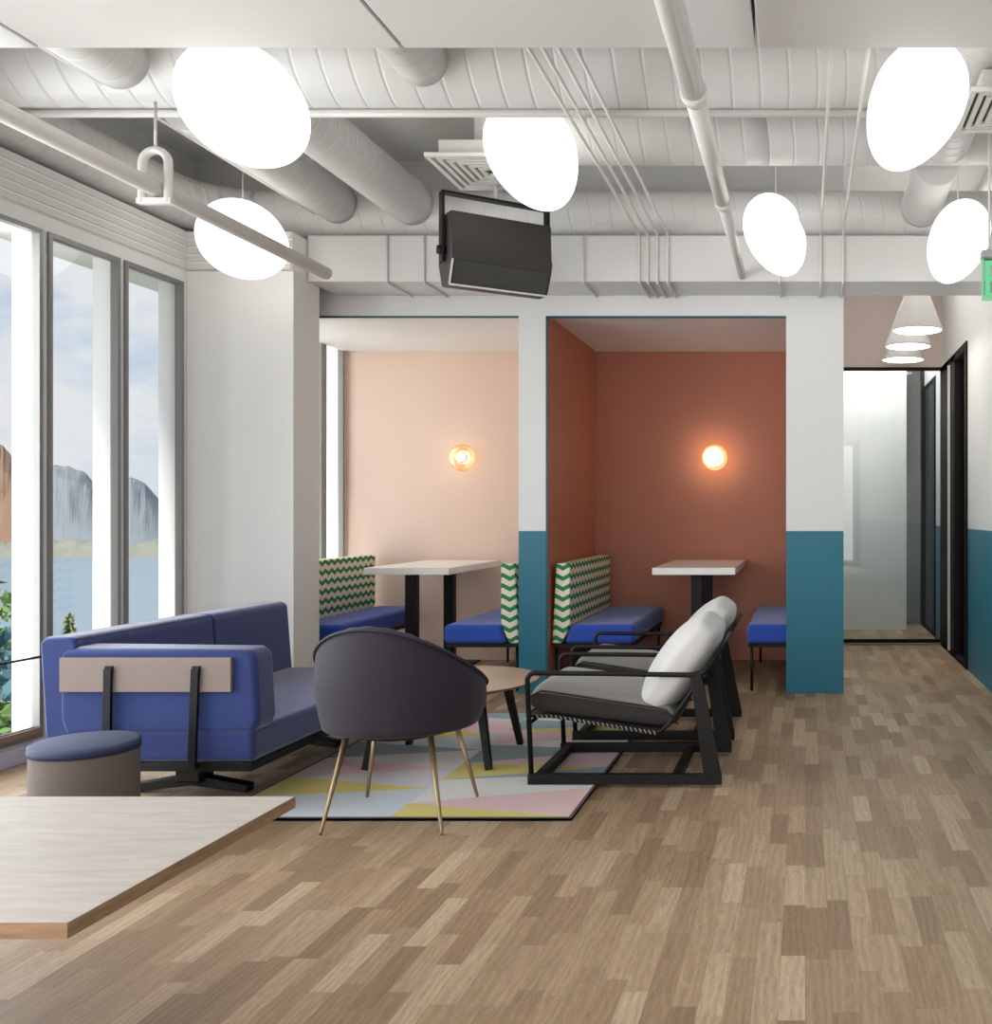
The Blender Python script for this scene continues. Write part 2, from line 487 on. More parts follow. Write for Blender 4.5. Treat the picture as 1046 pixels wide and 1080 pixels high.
# booth linings
mb = MB()
mb.box(-1.66, -1.569, FY+.004, BY+.08, 0, 2.30); mb.box(-1.66, -1.569, FY+.1, BY+.08, 2.30, 2.34); mb.box(.05, .14, FY+.1, BY+.08, 0, 2.34); mb.box(-1.575, .05, BY, BY+.08, 0, 2.34)
struct(mb.build('wall_terracotta', M['terra']))
mb = MB()
mb.box(-1.747, -1.66, FY+.1, BY+.08, 0, 2.34); mb.box(WX, -1.747, BY, BY+.08, 0, 2.34)
struct(mb.build('wall_peach', M['peach']))
mb = MB(); mb.box(WX, .14, FY+.1, BY+.08, 2.31, 2.40)
struct(mb.build('ceiling_booth', M['white']))
mb = MB(); mb.box(WX-.3, 1.3, BY+.08, BY+.18, 2.40, SLAB)
mb = MB(); mb.box(WX-.3, .14, BY+.08, BY+.18, 2.34, SLAB); 
struct(mb.build('wall_plenum', M['ceil']))
# edge trims around the openings
mb = MB()
mb.box(-1.581, -1.567, FY-.004, FY+.004, 0, 2.301); mb.box(-1.567, -.116, FY-.004, FY+.004, 2.287, 2.301)
struct(mb.build('trim_1', M['tealtrim']))
mb = MB(); mb.box(-3.06, -1.747, FY-.004, FY+.004, 2.289, 2.301)
struct(mb.build('trim_2', M['tealtrim']))

# bulkhead in front of the booth head
mb = MB(); mb.box(-2.85, RX, 5.754, FY, 2.4245, 2.69)
struct(mb.build('ceiling_bulkhead', M['duct'], bevel=.006))

# right wall with the tall glazed opening
mb = MB()
mb.box(RX, RX+.1, -4.2, 7.05, 0, SLAB); mb.box(RX, RX+.1, 7.05, 8.40, 2.31, SLAB)
mb.box(RX, RX+.1, 8.40, 8.76, 0, SLAB); mb.box(RX, RX+.1, 8.76, 9.6, 2.31, SLAB)
struct(mb.build('wall_right', M['teal_wall']))
mb = MB(); mb.box(2.35, 2.45, 6.2, 9.6, 0, 2.9)
struct(mb.build('wall_side_room', M['teal_wall']))
mb = MB()
mb.box(RX-.012, RX+.09, 7.05, 7.13, 0, 2.31); mb.box(RX-.012, RX+.09, 7.60, 7.82, 0, 2.31)
mb.box(RX-.012, RX+.09, 7.90, 8.40, 0, 2.31); mb.box(RX-.012, RX+.09, 7.13, 8.40, 2.25, 2.31)
mb.box(RX-.012, RX+.09, 7.13, 8.40, 0, .03)
d = struct(mb.build('door_1', M['framedk'], bevel=.003))
mb = MB(); mb.box(RX+.03, RX+.04, 7.13, 7.60, .03, 2.25); mb.box(RX+.03, RX+.04, 7.82, 7.90, .03, 2.25)
mb.build('pane', M['darkglass'], d)
mb = MB(); mb.box(RX-.03, RX-.012, 7.822, 7.838, .03, 2.25); mb.build('metal_strip', M['edge'], d)
mb = MB(); mb.box(RX-.006, RX, 8.40, 8.41, 0, 2.31)
mb.bm.free()
# far glazed partition
mb = MB()
mb.box(.234, RX, GY-.02, GY+.03, 2.29, 2.315); mb.box(.234, RX, GY-.02, GY+.03, .018, .045)
mb.box(.234, .246, GY-.02, GY+.03, .045, 2.29)
d = struct(mb.build('window_20', M['framedk']))
mb = MB(); mb.box(.246, RX, GY, GY+.008, .045, 2.29); mb.build('pane', M['glass2'], d)
mb = MB(); mb.box(.234, RX, GY-.05, GY+.03, 0, .018); struct(mb.build('trim_3', M['board']))
mb = MB(); mb.box(.234, RX, GY-.01, GY+.06, 2.315, SLAB); struct(mb.build('wall_taupe', M['taupe']))
mb = MB(); mb.box(.10, .955, 9.48, 9.58, 0, 3.2)
struct(mb.build('wall_end', M['white']))
mb = MB(); mb.box(.234, RX+.1, 8.47, 10.0, 3.1, 3.2); struct(mb.build('ceiling_room', M['white']))
mb = MB(); mb.box(RX+.005, RX+.05, 8.762, 9.6, 0.0, 2.31)
d = struct(mb.build('door_2', M['framedk']))
mb = MB(); mb.box(RX-.004, RX+.005, 8.86, 9.5, .06, 2.25); mb.build('panel', M['black'], d)
mb = MB(); mb.box(RX+.0, RX+.1, 9.6, 10.0, 0, 2.6); struct(mb.build('wall_return', M['framedk']))
mb = MB(); mb.box(.955, 1.14, 9.95, 10.0, 0, 2.6); struct(mb.build('trim_4', M['frame']))
mb = MB(); mb.box(RX+.1, 2.45, 9.0, 9.1, 0, 2.9); struct(mb.build('wall_side_end', M['teal_wall']))
mb = MB(); mb.box(RX+.1, 2.45, 6.2, 9.1, 2.9, 3.0); struct(mb.build('ceiling_side', M['white']))
mb = MB(); mb.box(.95, 1.3, 9.6, 10.0, -.1, 0.0); struct(mb.build('floor_room', M['floor']))

# wall behind the camera; its three tall openings are added to admit fill light
mb = MB()
px = -3.65
for a, b in ((-3.2, -1.9), (-1.7, -.4), (-.2, 1.0)):
    mb.box(px, a, -4.3, -4.2, 0, SLAB); mb.box(a, b, -4.3, -4.2, 0, .1); mb.box(a, b, -4.3, -4.2, 2.5, SLAB); px = b
mb.box(px, RX+.1, -4.3, -4.2, 0, SLAB)
struct(mb.build('wall_back', M['white']))

# linear louvre above the windows and across the column head
mb = MB()
for i in range(5):
    z = 2.455 + i*.043
    mb.box(WX+.002, WX+.019, 3.3, 5.57, z, z+.031)
    mb.box(WX+.002, -2.86, 5.584, 5.60, z, z+.031)
mb.box(WX+.002, WX+.010, 3.3, 5.59, 2.452, 2.665, 1); mb.box(WX+.002, -2.855, 5.595, 5.88, 2.452, 2.665, 1)
o = mb.build('air_louvre', [M['ceil'], M['slot'] if False else M['slab']])
tag(o, 'grey slatted air louvre running above the windows and over the white column', 'louvre')

# guard cable across the windows
mb = MB(); mb.sweep([(WX+.02, 2.4, .455), (WX+.02, 4.52, .455), (WX+.02, 5.58, .47)], .006, n=8)
tag(mb.build('guard_rail', M['steel']), 'thin dark guard rail crossing the windows at low height', 'rail')

# ------------------------------------------------------------------ ceiling services
def arc(c, r, a0, a1, z, n=10):
    return [(c[0]+r*math.cos(R(a0+(a1-a0)*i/n)), c[1]+r*math.sin(R(a0+(a1-a0)*i/n)), z) for i in range(n+1)]
DG = 'painted air ducts under the slab'
# large duct along the room's width
mb = MB(); mb.sweep([(-3.72, 4.14, 2.985), (RX-.005, 4.14, 2.985)], .22, n=40, seam=.115, slant=.035)
tag(mb.build('air_duct', M['duct']), 'largest white spiral duct crossing the room behind the ceiling soffit', 'duct', DG)
# second duct
mb = MB(); mb.sweep([(-1.22, 4.87, 2.95), (-.2, 4.87, 2.95), (RX-.005, 4.87, 2.95)], .16, n=32, seam=.12, slant=.03)
tag(mb.build('air_duct', M['duct']), 'second spiral duct crossing the room just behind the largest one', 'duct', DG)
# duct along the windows with an elbow, then across above the bulkhead
path = [(-3.50, 3.35, 2.84), (-3.50, 5.50, 2.84)] + [(x, y, 2.84) for x, y, _ in arc((-3.12, 5.50), .38, 180, 90, 0)] + [(RX-.005, 5.88, 2.84)]
mb = MB(); mb.sweep(path, .138, n=28, seam=.12, slant=.025)
tag(mb.build('air_duct', M['duct']), 'white duct running over the windows and bending along the top of the bulkhead', 'duct', DG)
# short ducts along the room, each a run on either side of the large duct
for nm, X, z, r, runs, lab in (
        ('air_duct', -2.675, 2.87, .115, ((3.25, 3.93), (4.35, 5.75)), 'duct running away from the camera, nearest the windows, passing behind the top left globe'),
        ('air_duct', -2.25, 2.87, .125, ((4.35, 5.75),), 'thick bright duct running away from the camera left of the ceiling grille'),
        ('air_duct', -1.50, 2.87, .10, ((3.25, 3.94),), 'short spiral duct coming over the soffit into the largest duct'),
        ('air_duct', .66, 2.85, .115, ((3.25, 3.94), (4.36, 4.72), (5.02, 5.755)), 'short spiral duct on the right side behind the right globe lamps')):
    t = empty(nm, lab, 'duct', (X, runs[0][0], z), group=DG)
    for a, b in runs:
        mb = MB(); mb.sweep([(0, a-runs[0][0], 0), (0, b-runs[0][0], 0)], r, n=28, seam=.09, slant=.02, bump=-.002)
        mb.build('duct_run', M['duct'], t)
    if X < -2.6:
        mb = MB(); mb.box(-r-.02, -r-.004, 0, runs[-1][1]-runs[0][0], -r*.55, -r*.35); mb.build('edge_strip', M['pipe'], t)
# thin cross pipe under the large duct
mb = MB(); mb.sweep([(-3.70, 4.145, 2.7475), (RX-.005, 4.145, 2.7475)], .0165, n=12)
tag(mb.build('cross_pipe', M['pipe']), 'thin white pipe running straight across beneath the largest duct', 'pipe')
# large sprinkler pipe on the right, in tapering lengths
PX, PZ = -.36, 2.457
t = empty('ceiling_pipe', 'stepped white pipe running from the soffit to the bulkhead, right of centre', 'pipe', (PX, 1.2, PZ))
y = 0
for y0, y1, ra, rb in ((1.2, 3.26, .042, .039), (3.26, 4.40, .034, .033), (4.40, 5.754, .026, .022)):
    mb = MB(); mb.sweep([(0, y0-1.2, 0), (0, y1-1.2, 0)], [ra, rb], n=20); mb.build('pipe_length', M['pipe'], t)
for y0, r0 in ((3.26, .044), (4.40, .038)):
    mb = MB(); mb.sweep([(0, y0-1.24, 0), (0, y0-1.20, 0), (0, y0-1.17, 0)], [r0, r0, r0*.86], n=20); mb.build('collar', M['pipe'], t)
# left pipe with clevis hanger
LX, LZ = -2.60, 2.40
mb = MB(); mb.sweep([(LX, 1.0, LZ), (LX, 5.455, LZ)], .034, n=20)
tag(mb.build('ceiling_pipe', M['pipe']), 'white pipe hung near the windows, its cut end in front of the column', 'pipe')
hy = LX*1060/(164-849)
t = empty('pipe_hanger', 'white inverted U hanger holding the left pipe on a rod', 'hanger', (LX, hy, LZ))
mb = MB()
pts = [(-.052, 0, -.06), (-.052, 0, .07)] + [(.052*math.cos(R(180-18*i)), 0, .10+.052*math.sin(R(180-18*i))) for i in range(11)] + [(.052, 0, .07), (.052, 0, -.06)]
mb.sweep(pts, 1, n=16, flat=(.019, .016))
mb.box(-.07, .07, -.016, .016, -.064, -.040)
mb.build('clevis', M['pipe'], t, bevel=.003)
mb = MB(); mb.sweep([(0, 0, .15), (0, 0, 2.745-LZ)], .006, n=10); mb.build('rod', M['pipe'], t)
# conduits
CG = 'thin electrical conduits'
labs = ['leftmost of the four parallel conduits descending to the bulkhead above the booths', 'second from left of the four parallel conduits above the booths',
        'third from left of the four parallel conduits above the booths', 'rightmost of the four parallel conduits above the booths']
for i, (ut, ub) in enumerate(((547, 674), (566, 683), (585, 693), (604, 704))):
    X = (ub-849)*5.745/1060
    mb = MB(); mb.sweep([(X, 3.246, 2.694), (X, 5.70, 2.694), (X, 5.735, 2.685), (X, 5.744, 2.66), (X, 5.744, 2.43), (X, 5.752, 2.415), (X, 5.78, 2.414), (X, 6.122, 2.414)], .0075, n=10)
    tag(mb.build('conduit', M['pipe']), labs[i], 'conduit', CG)
for ub, lb in ((865.5, 'thin conduit to the left of the two running above the right white pillar'), (889, 'thin conduit to the right of the two running above the right white pillar')):
    X = (ub-849)*5.745/1060
    mb = MB(); mb.sweep([(X, 3.246, 2.694), (X, 5.70, 2.694), (X, 5.735, 2.685), (X, 5.744, 2.66), (X, 5.744, 2.43), (X, 5.752, 2.415), (X, 5.78, 2.414), (X, 6.122, 2.414)], .0075, n=10)
    tag(mb.build('conduit', M['pipe']), lb, 'conduit', CG)
for ub, lb in ((408, 'short conduit bending down the bulkhead above the left booth, further left'), (447, 'short conduit bending down the bulkhead just left of the black speaker'), (615, 'short conduit bending down the bulkhead just right of the black speaker'), (822, 'short conduit on the bulkhead behind the small right globe')):
    X = (ub-849)*5.745/1060
    mb = MB(); mb.sweep([(X, 5.746, 2.688), (X, 5.746, 2.43), (X, 5.753, 2.417), (X, 5.78, 2.416), (X, 6.122, 2.416)], .006, n=8)
    tag(mb.build('conduit', M['duct']), lb, 'conduit', CG)

# square diffusers
def diffuser(x0, x1, y0, y1, z, neck, lab):
    cx, cy = (x0+x1)/2, (y0+y1)/2
    t = empty('ceiling_diffuser', lab, 'air vent', (cx, cy, z), group='square ceiling air diffusers')
    w, d = (x1-x0)/2, (y1-y0)/2
    mb = MB()
    for k in range(6):
        f = 1-k*.15; g = f-.085
        for (a, b, c, e) in ((-w*f, w*f, -d*f, -d*g), (-w*f, w*f, d*g, d*f), (-w*f, -w*g, -d*g, d*g), (w*g, w*f, -d*g, d*g)):
            mb.box(a, b, c, e, -.002-.004*(k == 0), .012)
    mb.build('vanes', M['vent'], t)
    mb = MB(); mb.box(-w*.96, w*.96, -d*.96, d*.96, .012, .016); mb.build('box', [M['grille']], t)
    mb = MB(); mb.box(-w*.8, w*.8, -d*.8, d*.8, .016, .09); mb.build('plenum_box', M['vent'], t)
    mb = MB(); mb.sweep([(0, 0, .09), (0, 0, neck-z)], .10, n=24, seam=.06); mb.build('neck', M['duct'], t)
diffuser(-1.81, -1.29, 4.77, 5.28, 2.80, SLAB-.002, 'white square ceiling air diffuser above the black speaker')
diffuser(.60, 1.05, 3.62, 4.02, 2.625, 2.75, 'white square air diffuser at the right edge beside the top right globe')

# black wedge speaker in a yoke
yaw = math.atan2(.31, .445)
t = empty('ceiling_speaker', 'black wedge speaker tilted in a U bracket beneath the ceiling diffuser', 'speaker', (-1.60, 5.20, 2.30), yaw)
t.rotation_euler = (0, 0, yaw)
w = .265
mb = MB(); mb.box(-w-.012, w+.012, -.03, .03, .405, .417)
mb.box(-w-.014, -w, -.03, .03, .06, .417); mb.box(w, w+.014, -.03, .03, .06, .417); mb.build('yoke', M['black'], t, bevel=.002)
mb = MB(); prof = [(-.02, .305), (-.105, .30), (-.12, .06), (-.055, -.055), (.06, -.055), (.12, .06), (.12, .30)]
mb.prism(prof, 'x', -w+.008, w-.008); mb.build('cabinet', M['speaker'], t, bevel=.006)
mb = MB(); mb.prism([(-.123, .050), (-.062, -.052), (-.056, -.048), (-.117, .054)], 'x', -w+.025, w-.025); mb.build('grille', M['grille'], t)
mb = MB(); mb.bar((-w+.014, -.063, -.060), (w-.014, -.063, -.060), .012, .008); mb.bar((-w+.012, -.125, .055), (-w+.012, -.063, -.060), .008, .008)
mb.build('edge_strip', M['edge'], t)
for s in (-1, 1):
    mb = MB(); mb.sweep([(s*(w-.01), -.0, .12), (s*(w+.03), 0, .12)], .022, n=16); mb.build('knob', M['black'], t)
mb = MB(); mb.sweep([(0, 0, .417), (0, 0, 2.795-2.30)], .010, n=14); mb.build('hanging_rod', M['pipe'], t)

# opal globe lamps
def globe(u, v, Y, w, h, roll, taper, lab, notch=False, depth=.85):
    s = 1060/Y
    X, Z = (u-849)/s, EYE-(v-541)/s
    mb = MB(); bm = mb.bm
    bmesh.ops.create_uvsphere(bm, u_segments=48, v_segments=32, radius=1)
    for vtx in bm.verts:
        x, y, z = vtx.co
        k = 1 + taper*z
        if notch:
            k *= 1 - .09*math.exp(-((z-.05)/.22)**2)*(1 if x > 0 else .15)*max(0, x/(abs(x)+abs(y)+1e-6))
        vtx.co = (x*k*w/s/2, y*k*depth*w/s/2, z*h/s/2)
    for f in bm.faces: f.smooth = True
    t = empty('globe_lamp', lab, 'lamp', (X, Y, Z), group='opal pebble lamps hung below the ducts')
    o = mb.build('shade', M['lamp'], t); o.rotation_euler = (0, R(roll), 0)
    top = h/s/2*.72
    mb = MB(); mb.sweep([(0, 0, top), (0, 0, SLAB-Z-.012)], .0016, n=8); mb.build('cord', M['pipe'], t)
    mb = MB(); mb.lathe([(0, SLAB-Z-.02), (.045, SLAB-Z-.02), (.05, SLAB-Z-.001), (0, SLAB-Z-.001)], n=24); mb.build('canopy', M['pipe'], t)
globe(257, 111, 3.52, 116, 149, -48, .05, 'large white pebble lamp at top left, cut by the ceiling soffit')
globe(562, 163, 4.56, 92, 124, -24, .12, 'white pebble lamp partly over the ceiling diffuser, right of the black speaker')
globe(965, 112, 3.52, 98, 144, 25, .13, 'large white pebble lamp at top right, cut by the ceiling soffit')
globe(256, 253, 5.22, 80, 96, -60, .05, 'white pebble lamp behind the left pipe, in front of the column head')
globe(818, 248, 5.15, 62, 90, -22, .10, 'small white pebble lamp with a dented side, right of the stepped pipe', notch=True)
globe(1010, 255, 5.15, 62, 92, 22, .10, 'white pebble lamp at the right, beside the green exit sign')

# cone pendants in the corridor
for Y, X, lab in ((6.73, .75, 'cone pendant lamp nearest the room in the corridor'), (7.38, .755, 'middle one of three cone pendant lamps in the corridor'), (8.02, .78, 'farthest cone pendant lamp, close to the glass partition')):
    t = empty('pendant_lamp', lab, 'lamp', (X, Y, 2.318), group='white cone pendants in the corridor')
    mb = MB(); mb.lathe([(.163, .012), (.165, 0), (.168, .0), (.168, .012), (.05, .33), (.03, .35), (0, .35)], n=40); mb.build('shade', M['cone'], t)
    mb = MB(); mb.lathe([(0, .004), (.160, .004), (.160, .012), (0, .012)], n=40); mb.build('diffuser', M['pend'], t)
    mb = MB(); mb.sweep([(0, 0, .34), (0, 0, SLAB-2.318-.002)], .006, n=8); mb.build('cord', M['pipe'], t)

# exit sign
SY = 4.5; s = 1060/SY
sx = (1035.5-849)/s; zt = EYE+(541-273)/s; zb = EYE-(317-541)/s
t = empty('exit_sign', 'green lit EXIT sign hung on rods at the right edge', 'sign', (sx, SY, zt))
mb = MB(); mb.box(-.004, .335, -.03, .03, 0, .034); mb.build('housing', M['hous'], t, bevel=.003)
mb = MB(); mb.box(0, .33, -.004, .004, zb-zt, 0); mb.build('panel', M['signpane'], t)
hh = zt-zb
mb = MB()
mb.box(0, .006, -.006, .006, -hh, 0); mb.box(.324, .33, -.006, .006, -hh, 0); mb.box(.006, .324, -.006, .006, -hh, -hh+.006)
mb.build('edge_glow', M['green'], t)
def letter(ch, x):
    mb = MB(); w, st = .062, .020; a, b = -.012, -hh+.014; yb, yf = -.009, -.004
    if ch == 'E':
        mb.box(x, x+st, yb, yf, b, a)
        for z0 in (a-st, (a+b)/2-st/2, b): mb.box(x+st, x+w, yb, yf, z0, z0+st)
    if ch == 'X':
        mb.prism([(x, a), (x+st*1.1, a), (x+w, b), (x+w-st*1.1, b)], 'y', yb, yf); mb.prism([(x+w-st*1.1, a), (x+w, a), (x+st*1.1, b), (x, b)], 'y', yb-.0006, yf)
    if ch == 'I': mb.box(x, x+st, yb, yf, b, a)
    if ch == 'T':
        mb.box(x, x+w, yb, yf, a-st, a); mb.box(x+w/2-st/2, x+w/2+st/2, yb, yf, b, a-st)
    mb.build('letter', M['green'], t)
for ch, x in (('E', .014), ('X', .102), ('I', .192), ('T', .240)): letter(ch, x)
for x in (.032, .30):
    mb = MB(); mb.sweep([(x, 0, .034), (x, 0, SLAB-zt-.002)], .005, n=8); mb.build('rod', M['pipe'], t)

# ------------------------------------------------------------------ booth furniture
def bench(side, x_in, x_out, lab, name='booth_bench'):
    """x_in: front edge of the seat; x_out: outer side against which the backrest stands; side=+1 when the back is at +X"""
    t = empty(name, lab, 'bench', ((x_in+x_out)/2, 6.80, 0), group='blue booth benches with green chevron backs')
    cx = (x_in+x_out)/2
    a, b = x_in-cx, x_out-cx
    y0, y1 = -.62, .66
    bk = b - side*.085
    mb = MB()
    mb.prism([(a, .295), (a, .412), (bk-side*.045, .412), (bk, .295)], 'y', y0, y1)
    mb.build('seat', M['bench'], t, bevel=.03, seg=5)
    mb = MB()
    mb.prism([(bk-side*.038, .42), (bk-side*.038, .79), (bk+side*.05, .79), (bk+side*.075, .295), (bk+side*.012, .295)], 'y', y0+.01, y1)
    mb.build('backrest', M['zig'], t, bevel=.012, seg=3)
    mb = MB()
    x0, x1 = sorted((a+side*.01, b-side*.01))
    mb.box(x0, x1, y0+.01, y1-.01, .272, .294); mb.build('frame', M['black'], t)
    for x in (a+side*.03, b-side*.03):
        for yy in (y0+.04, y1-.04):
            mb = MB(); mb.sweep([(x, yy, 0), (x, yy, .272)], .009, n=10); mb.build('leg', M['black'], t)
bench(-1, -2.866, -3.31, 'blue bench with green chevron back beside the window in the left booth')
bench(1, -2.225, -1.752, 'blue bench on the right of the left booth, its chevron back behind the teal pillar')
bench(-1, -1.05, -1.57, 'blue bench with green chevron back on the left wall of the terracotta booth')
bench(1, -.36, .045, 'blue bench on the right of the terracotta booth, mostly behind the pillar')

def booth_table(cx, lab, legdx=0., w=.53):
    t = empty('booth_table', lab, 'table', (cx, 6.94, 0), group='white booth tables on black posts')
    mb = MB(); mb.box(-w/2, w/2, -.54, .54, .705, .75); mb.build('tabletop', M['laminate'], t, bevel=.004)
    for y in (-.34, .36):
        mb = MB(); mb.box(legdx-.035, legdx+.035, y-.035, y+.035, .012, .704); mb.build('leg', M['black'], t, bevel=.003)
        mb = MB(); mb.box(legdx-.17, legdx+.17, y-.16, y+.16, 0, .012); mb.build('foot_plate', M['black'], t)
booth_table(-.71, 'white table with black post legs in the terracotta booth')
booth_table(-2.54, 'white table with two black legs in the pale peach booth', -.04, .545)

def sconce(X, Z, lab, power, glowc):
    t = empty('wall_sconce', lab, 'lamp', (X, BY, Z), group='round glass sconces on the booth back walls')
    mb = MB(); mb.lathe([(0, -.001), (.04, -.001), (.04, -.02), (0, -.02)], axis='y', n=28); mb.build('back_plate', M['brass'], t)
    mb = MB(); mb.lathe([(.035, -.020), (.095, -.026), (.10, -.036), (.095, -.042), (.035, -.046), (.03, -.034), (.035, -.020)], axis='y', n=40); mb.build('glass_disc', M['sconce'], t)
    mb = MB(); bmesh.ops.create_uvsphere(mb.bm, u_segments=24, v_segments=16, radius=.028); mb.build('bulb', M['bulb'], t, smooth=True).location = (0, -.055, 0)
    l = bpy.data.lights.new('sconce_light', 'POINT'); l.energy = power; l.color = glowc; l.shadow_soft_size = .03
    lo = bpy.data.objects.new('sconce_light', l); col.objects.link(lo); lo.location = (X, BY-.11, Z)
sconce(-.675, 1.512, 'glowing round glass sconce on the terracotta back wall', 3.0, (1, .84, .62))
sconce(-2.557, 1.512, 'round glass sconce on the pale peach back wall', .6, (1, .80, .58))

# ------------------------------------------------------------------ rug
RX0, RX1, RY0, RY1, RT = -2.135, -.835, 3.588, 5.487, .012
t = None
mb = MB()
xm = (RX0+RX1)/2
e = .012
def strip(xa, xb, ya, yb, cols):
    """column of alternating triangles: bases on xa side at ya[i]..ya[i+1], on xb side at yb[i]..yb[i+1]"""
    i = j = 0; k = 0
    while i < len(ya)-1 or j < len(yb)-1:
        takeA = j >= len(yb)-1 or (i < len(ya)-1 and ya[i+1] <= yb[j+1])
        if takeA: pts = [(xa, ya[i]), (xb, yb[j]), (xa, ya[i+1])]; i += 1
        else: pts = [(xa, ya[i]), (xb, yb[j]), (xb, yb[j+1])]; j += 1
        a = (pts[1][0]-pts[0][0])*(pts[2][1]-pts[0][1])-(pts[2][0]-pts[0][0])*(pts[1][1]-pts[0][1])
        if abs(a) > 1e-6: mb.face([(p[0], p[1], RT) for p in pts], cols[k % len(cols)]); k += 1
y0, y1 = RY0+e, RY1-e
ya = [y0, 3.86, 4.15, 4.46, 4.78, 5.10, y1]
ym = [y0, 3.97, 4.27, 4.62, 4.94, 5.28, y1]
#        0 w 1 b 2 y 3 p 4 g 5 l
strip(RX0+e, xm, ya, ym, [1, 1, 2, 5, 3, 0, 4, 1, 2, 3, 5, 4])
ymr = [y0, 3.77, 4.10, 4.36, 4.72, 5.04, 5.30, y1]
yr = [y0, 3.98, 4.19, 4.31, 4.62, 4.90, 5.16, y1]
strip(xm, RX1-e, ymr, yr, [2, 3, 0, 0, 4, 2, 3, 4, 0, 3, 2, 4, 0, 1])
mb.box(RX0, RX1, RY0, RY1, .0005, RT-.002, 6)
for (a, b, c, d) in ((RX0, RX1, RY0, RY0+e), (RX0, RX1, RY1-e, RY1), (RX0, RX0+e, RY0+e, RY1-e), (RX1-e, RX1, RY0+e, RY1-e)): mb.box(a, b, c, d, .0005, RT, 6)
o = mb.build('area_rug', [M['rug_w'], M['rug_b'], M['rug_y'], M['rug_p'], M['rug_g'], M['rug_l'], M['rug_e']])
tag(o, 'pastel rug patterned with yellow, pink, white and grey-blue triangles', 'rug')
FZ = RT + .0005

# ------------------------------------------------------------------ sofa
t = empty('sofa', 'cobalt blue two-seat sofa with its side turned to the camera', 'sofa', (-2.32, 3.6, 0))
def B(x0, x1, y0, y1, z0, z1): return MB().box(x0+2.32, x1+2.32, y0-3.6, y1-3.6, z0, z1)
B(-2.70, -1.985, 3.605, 5.06, .172, .205).build('base_frame', M['black'], t, bevel=.003)
def softbox(x0, x1, y0, y1, z0, z1, bev): return B(x0, x1, y0, y1, z0, z1), bev
mb = B(-2.69, -1.975, 3.60, 5.07, .206, .325); 
mb.build('seat_cushion', M['sofa'], t, bevel=.022, seg=4)
# arm slab on the near side
mb = MB(); X0, X1 = -2.673+2.32, -1.968+2.32
mb.prism([(X0+.02, .30), (X0, .36), (X0, .600), (X0+.03, .620), (X1-.03, .612), (X1, .590), (X1+.012, .36), (X1-.004, .312)], 'y', -.005, .13)
mb.build('arm', M['sofa'], t, bevel=.025, seg=4)
# back made of two leaning cushions
for a, b in ((3.60, 4.43), (4.435, 5.075)):
    mb = MB()
    mb.prism([(-2.585+2.32, .30), (-2.61+2.32, .635), (-2.63+2.32, .655), (-2.72+2.32, .655), (-2.745+2.32, .635), (-2.72+2.32, .21)], 'y', a-3.6, b-3.6)
    mb.build('back_cushion', M['sofa'], t, bevel=.018, seg=4)
B(-2.655, -2.045, 3.578, 3.594, .462, .584).build('side_board', M['board'], t, bevel=.002)
for xt, xb in ((-2.475, -2.49), (-2.165, -2.185)):
    mb = MB(); mb.bar((xt+2.32, -.030, .545), (xb+2.32, -.018, .19), .026, .014, up=(0, 1, 0)); 
    mb.bar((xt+2.32, -.031, .545), (xt+2.32, -.004, .545), .026, .020)
    mb.bar((xb+2.32, -.019, .195), (xb+2.32, .02, .195), .026, .02)
    mb.build('bracket', M['black'], t)
for Y in (3.97, 4.72):
    p = MB(); p.box(-2.46+2.32, -2.36+2.32, Y-.05-3.6, Y+.05-3.6, .045, .172)
    p.build('pedestal', M['black'], t, bevel=.01)
    f = MB()
    f.bar((-2.41+2.32, Y-3.6, .052), (-2.19+2.32, Y-3.6, .016), .055, .045, h1=.03)
    f.bar((-2.41+2.32, Y-3.6, .052), (-2.66+2.32, Y-3.6, .016), .055, .045, h1=.03)
    f.build('foot', M['black'], t, bevel=.004)

# ------------------------------------------------------------------ pouf
t = empty('pouf_stool', 'round taupe pouf stool with a slate blue top beside the sofa arm', 'stool', (-2.327, 3.25, 0))
r = .149
mb = MB(); mb.lathe([(0, .004), (r-.006, .004), (r, .012), (r, .330), (r-.003, .334), (0, .334)], n=64); mb.build('body', M['pouf'], t)
mb = MB(); mb.lathe([(0, .334), (r+.003, .334), (r+.004, .345), (r+.003, .352), (0, .352)], n=64); mb.build('rim', M['poufrim'], t)
mb = MB(); mb.lathe([(r+.003, .352), (r+.003, .360), (r-.006, .366), (0, .369)], n=64); mb.build('top', M['pouftop'], t)

# ------------------------------------------------------------------ foreground table
t = empty('low_table', 'pale oak laminate table cut off by the frame in the left foreground', 'table', (-2.0, 2.04, 0))
mb = MB(); X1 = -1.222+2.0
mb.box(-.95, X1, 1.665-2.04, 2.41-2.04, .394, .42, 1); 
mb.face([(-.9485, 1.6665-2.04, .4204), (X1-.0015, 1.6665-2.04, .4204), (X1-.0015, 2.4085-2.04, .4204), (-.9485, 2.4085-2.04, .4204)], 0)
mb.build('tabletop', [M['ttop'], M['tedge']], t)
for x in (-.80, -.30):
    mb = MB(); mb.sweep([(x, 0, .016), (x, 0, .394)], .035, n=24); mb.build('leg', M['black'], t)
    mb = MB(); mb.lathe([(0, 0), (.16, 0), (.16, .012), (.04, .016), (0, .016)], c=(x, 0, 0), n=40); mb.build('foot_plate', M['black'], t)

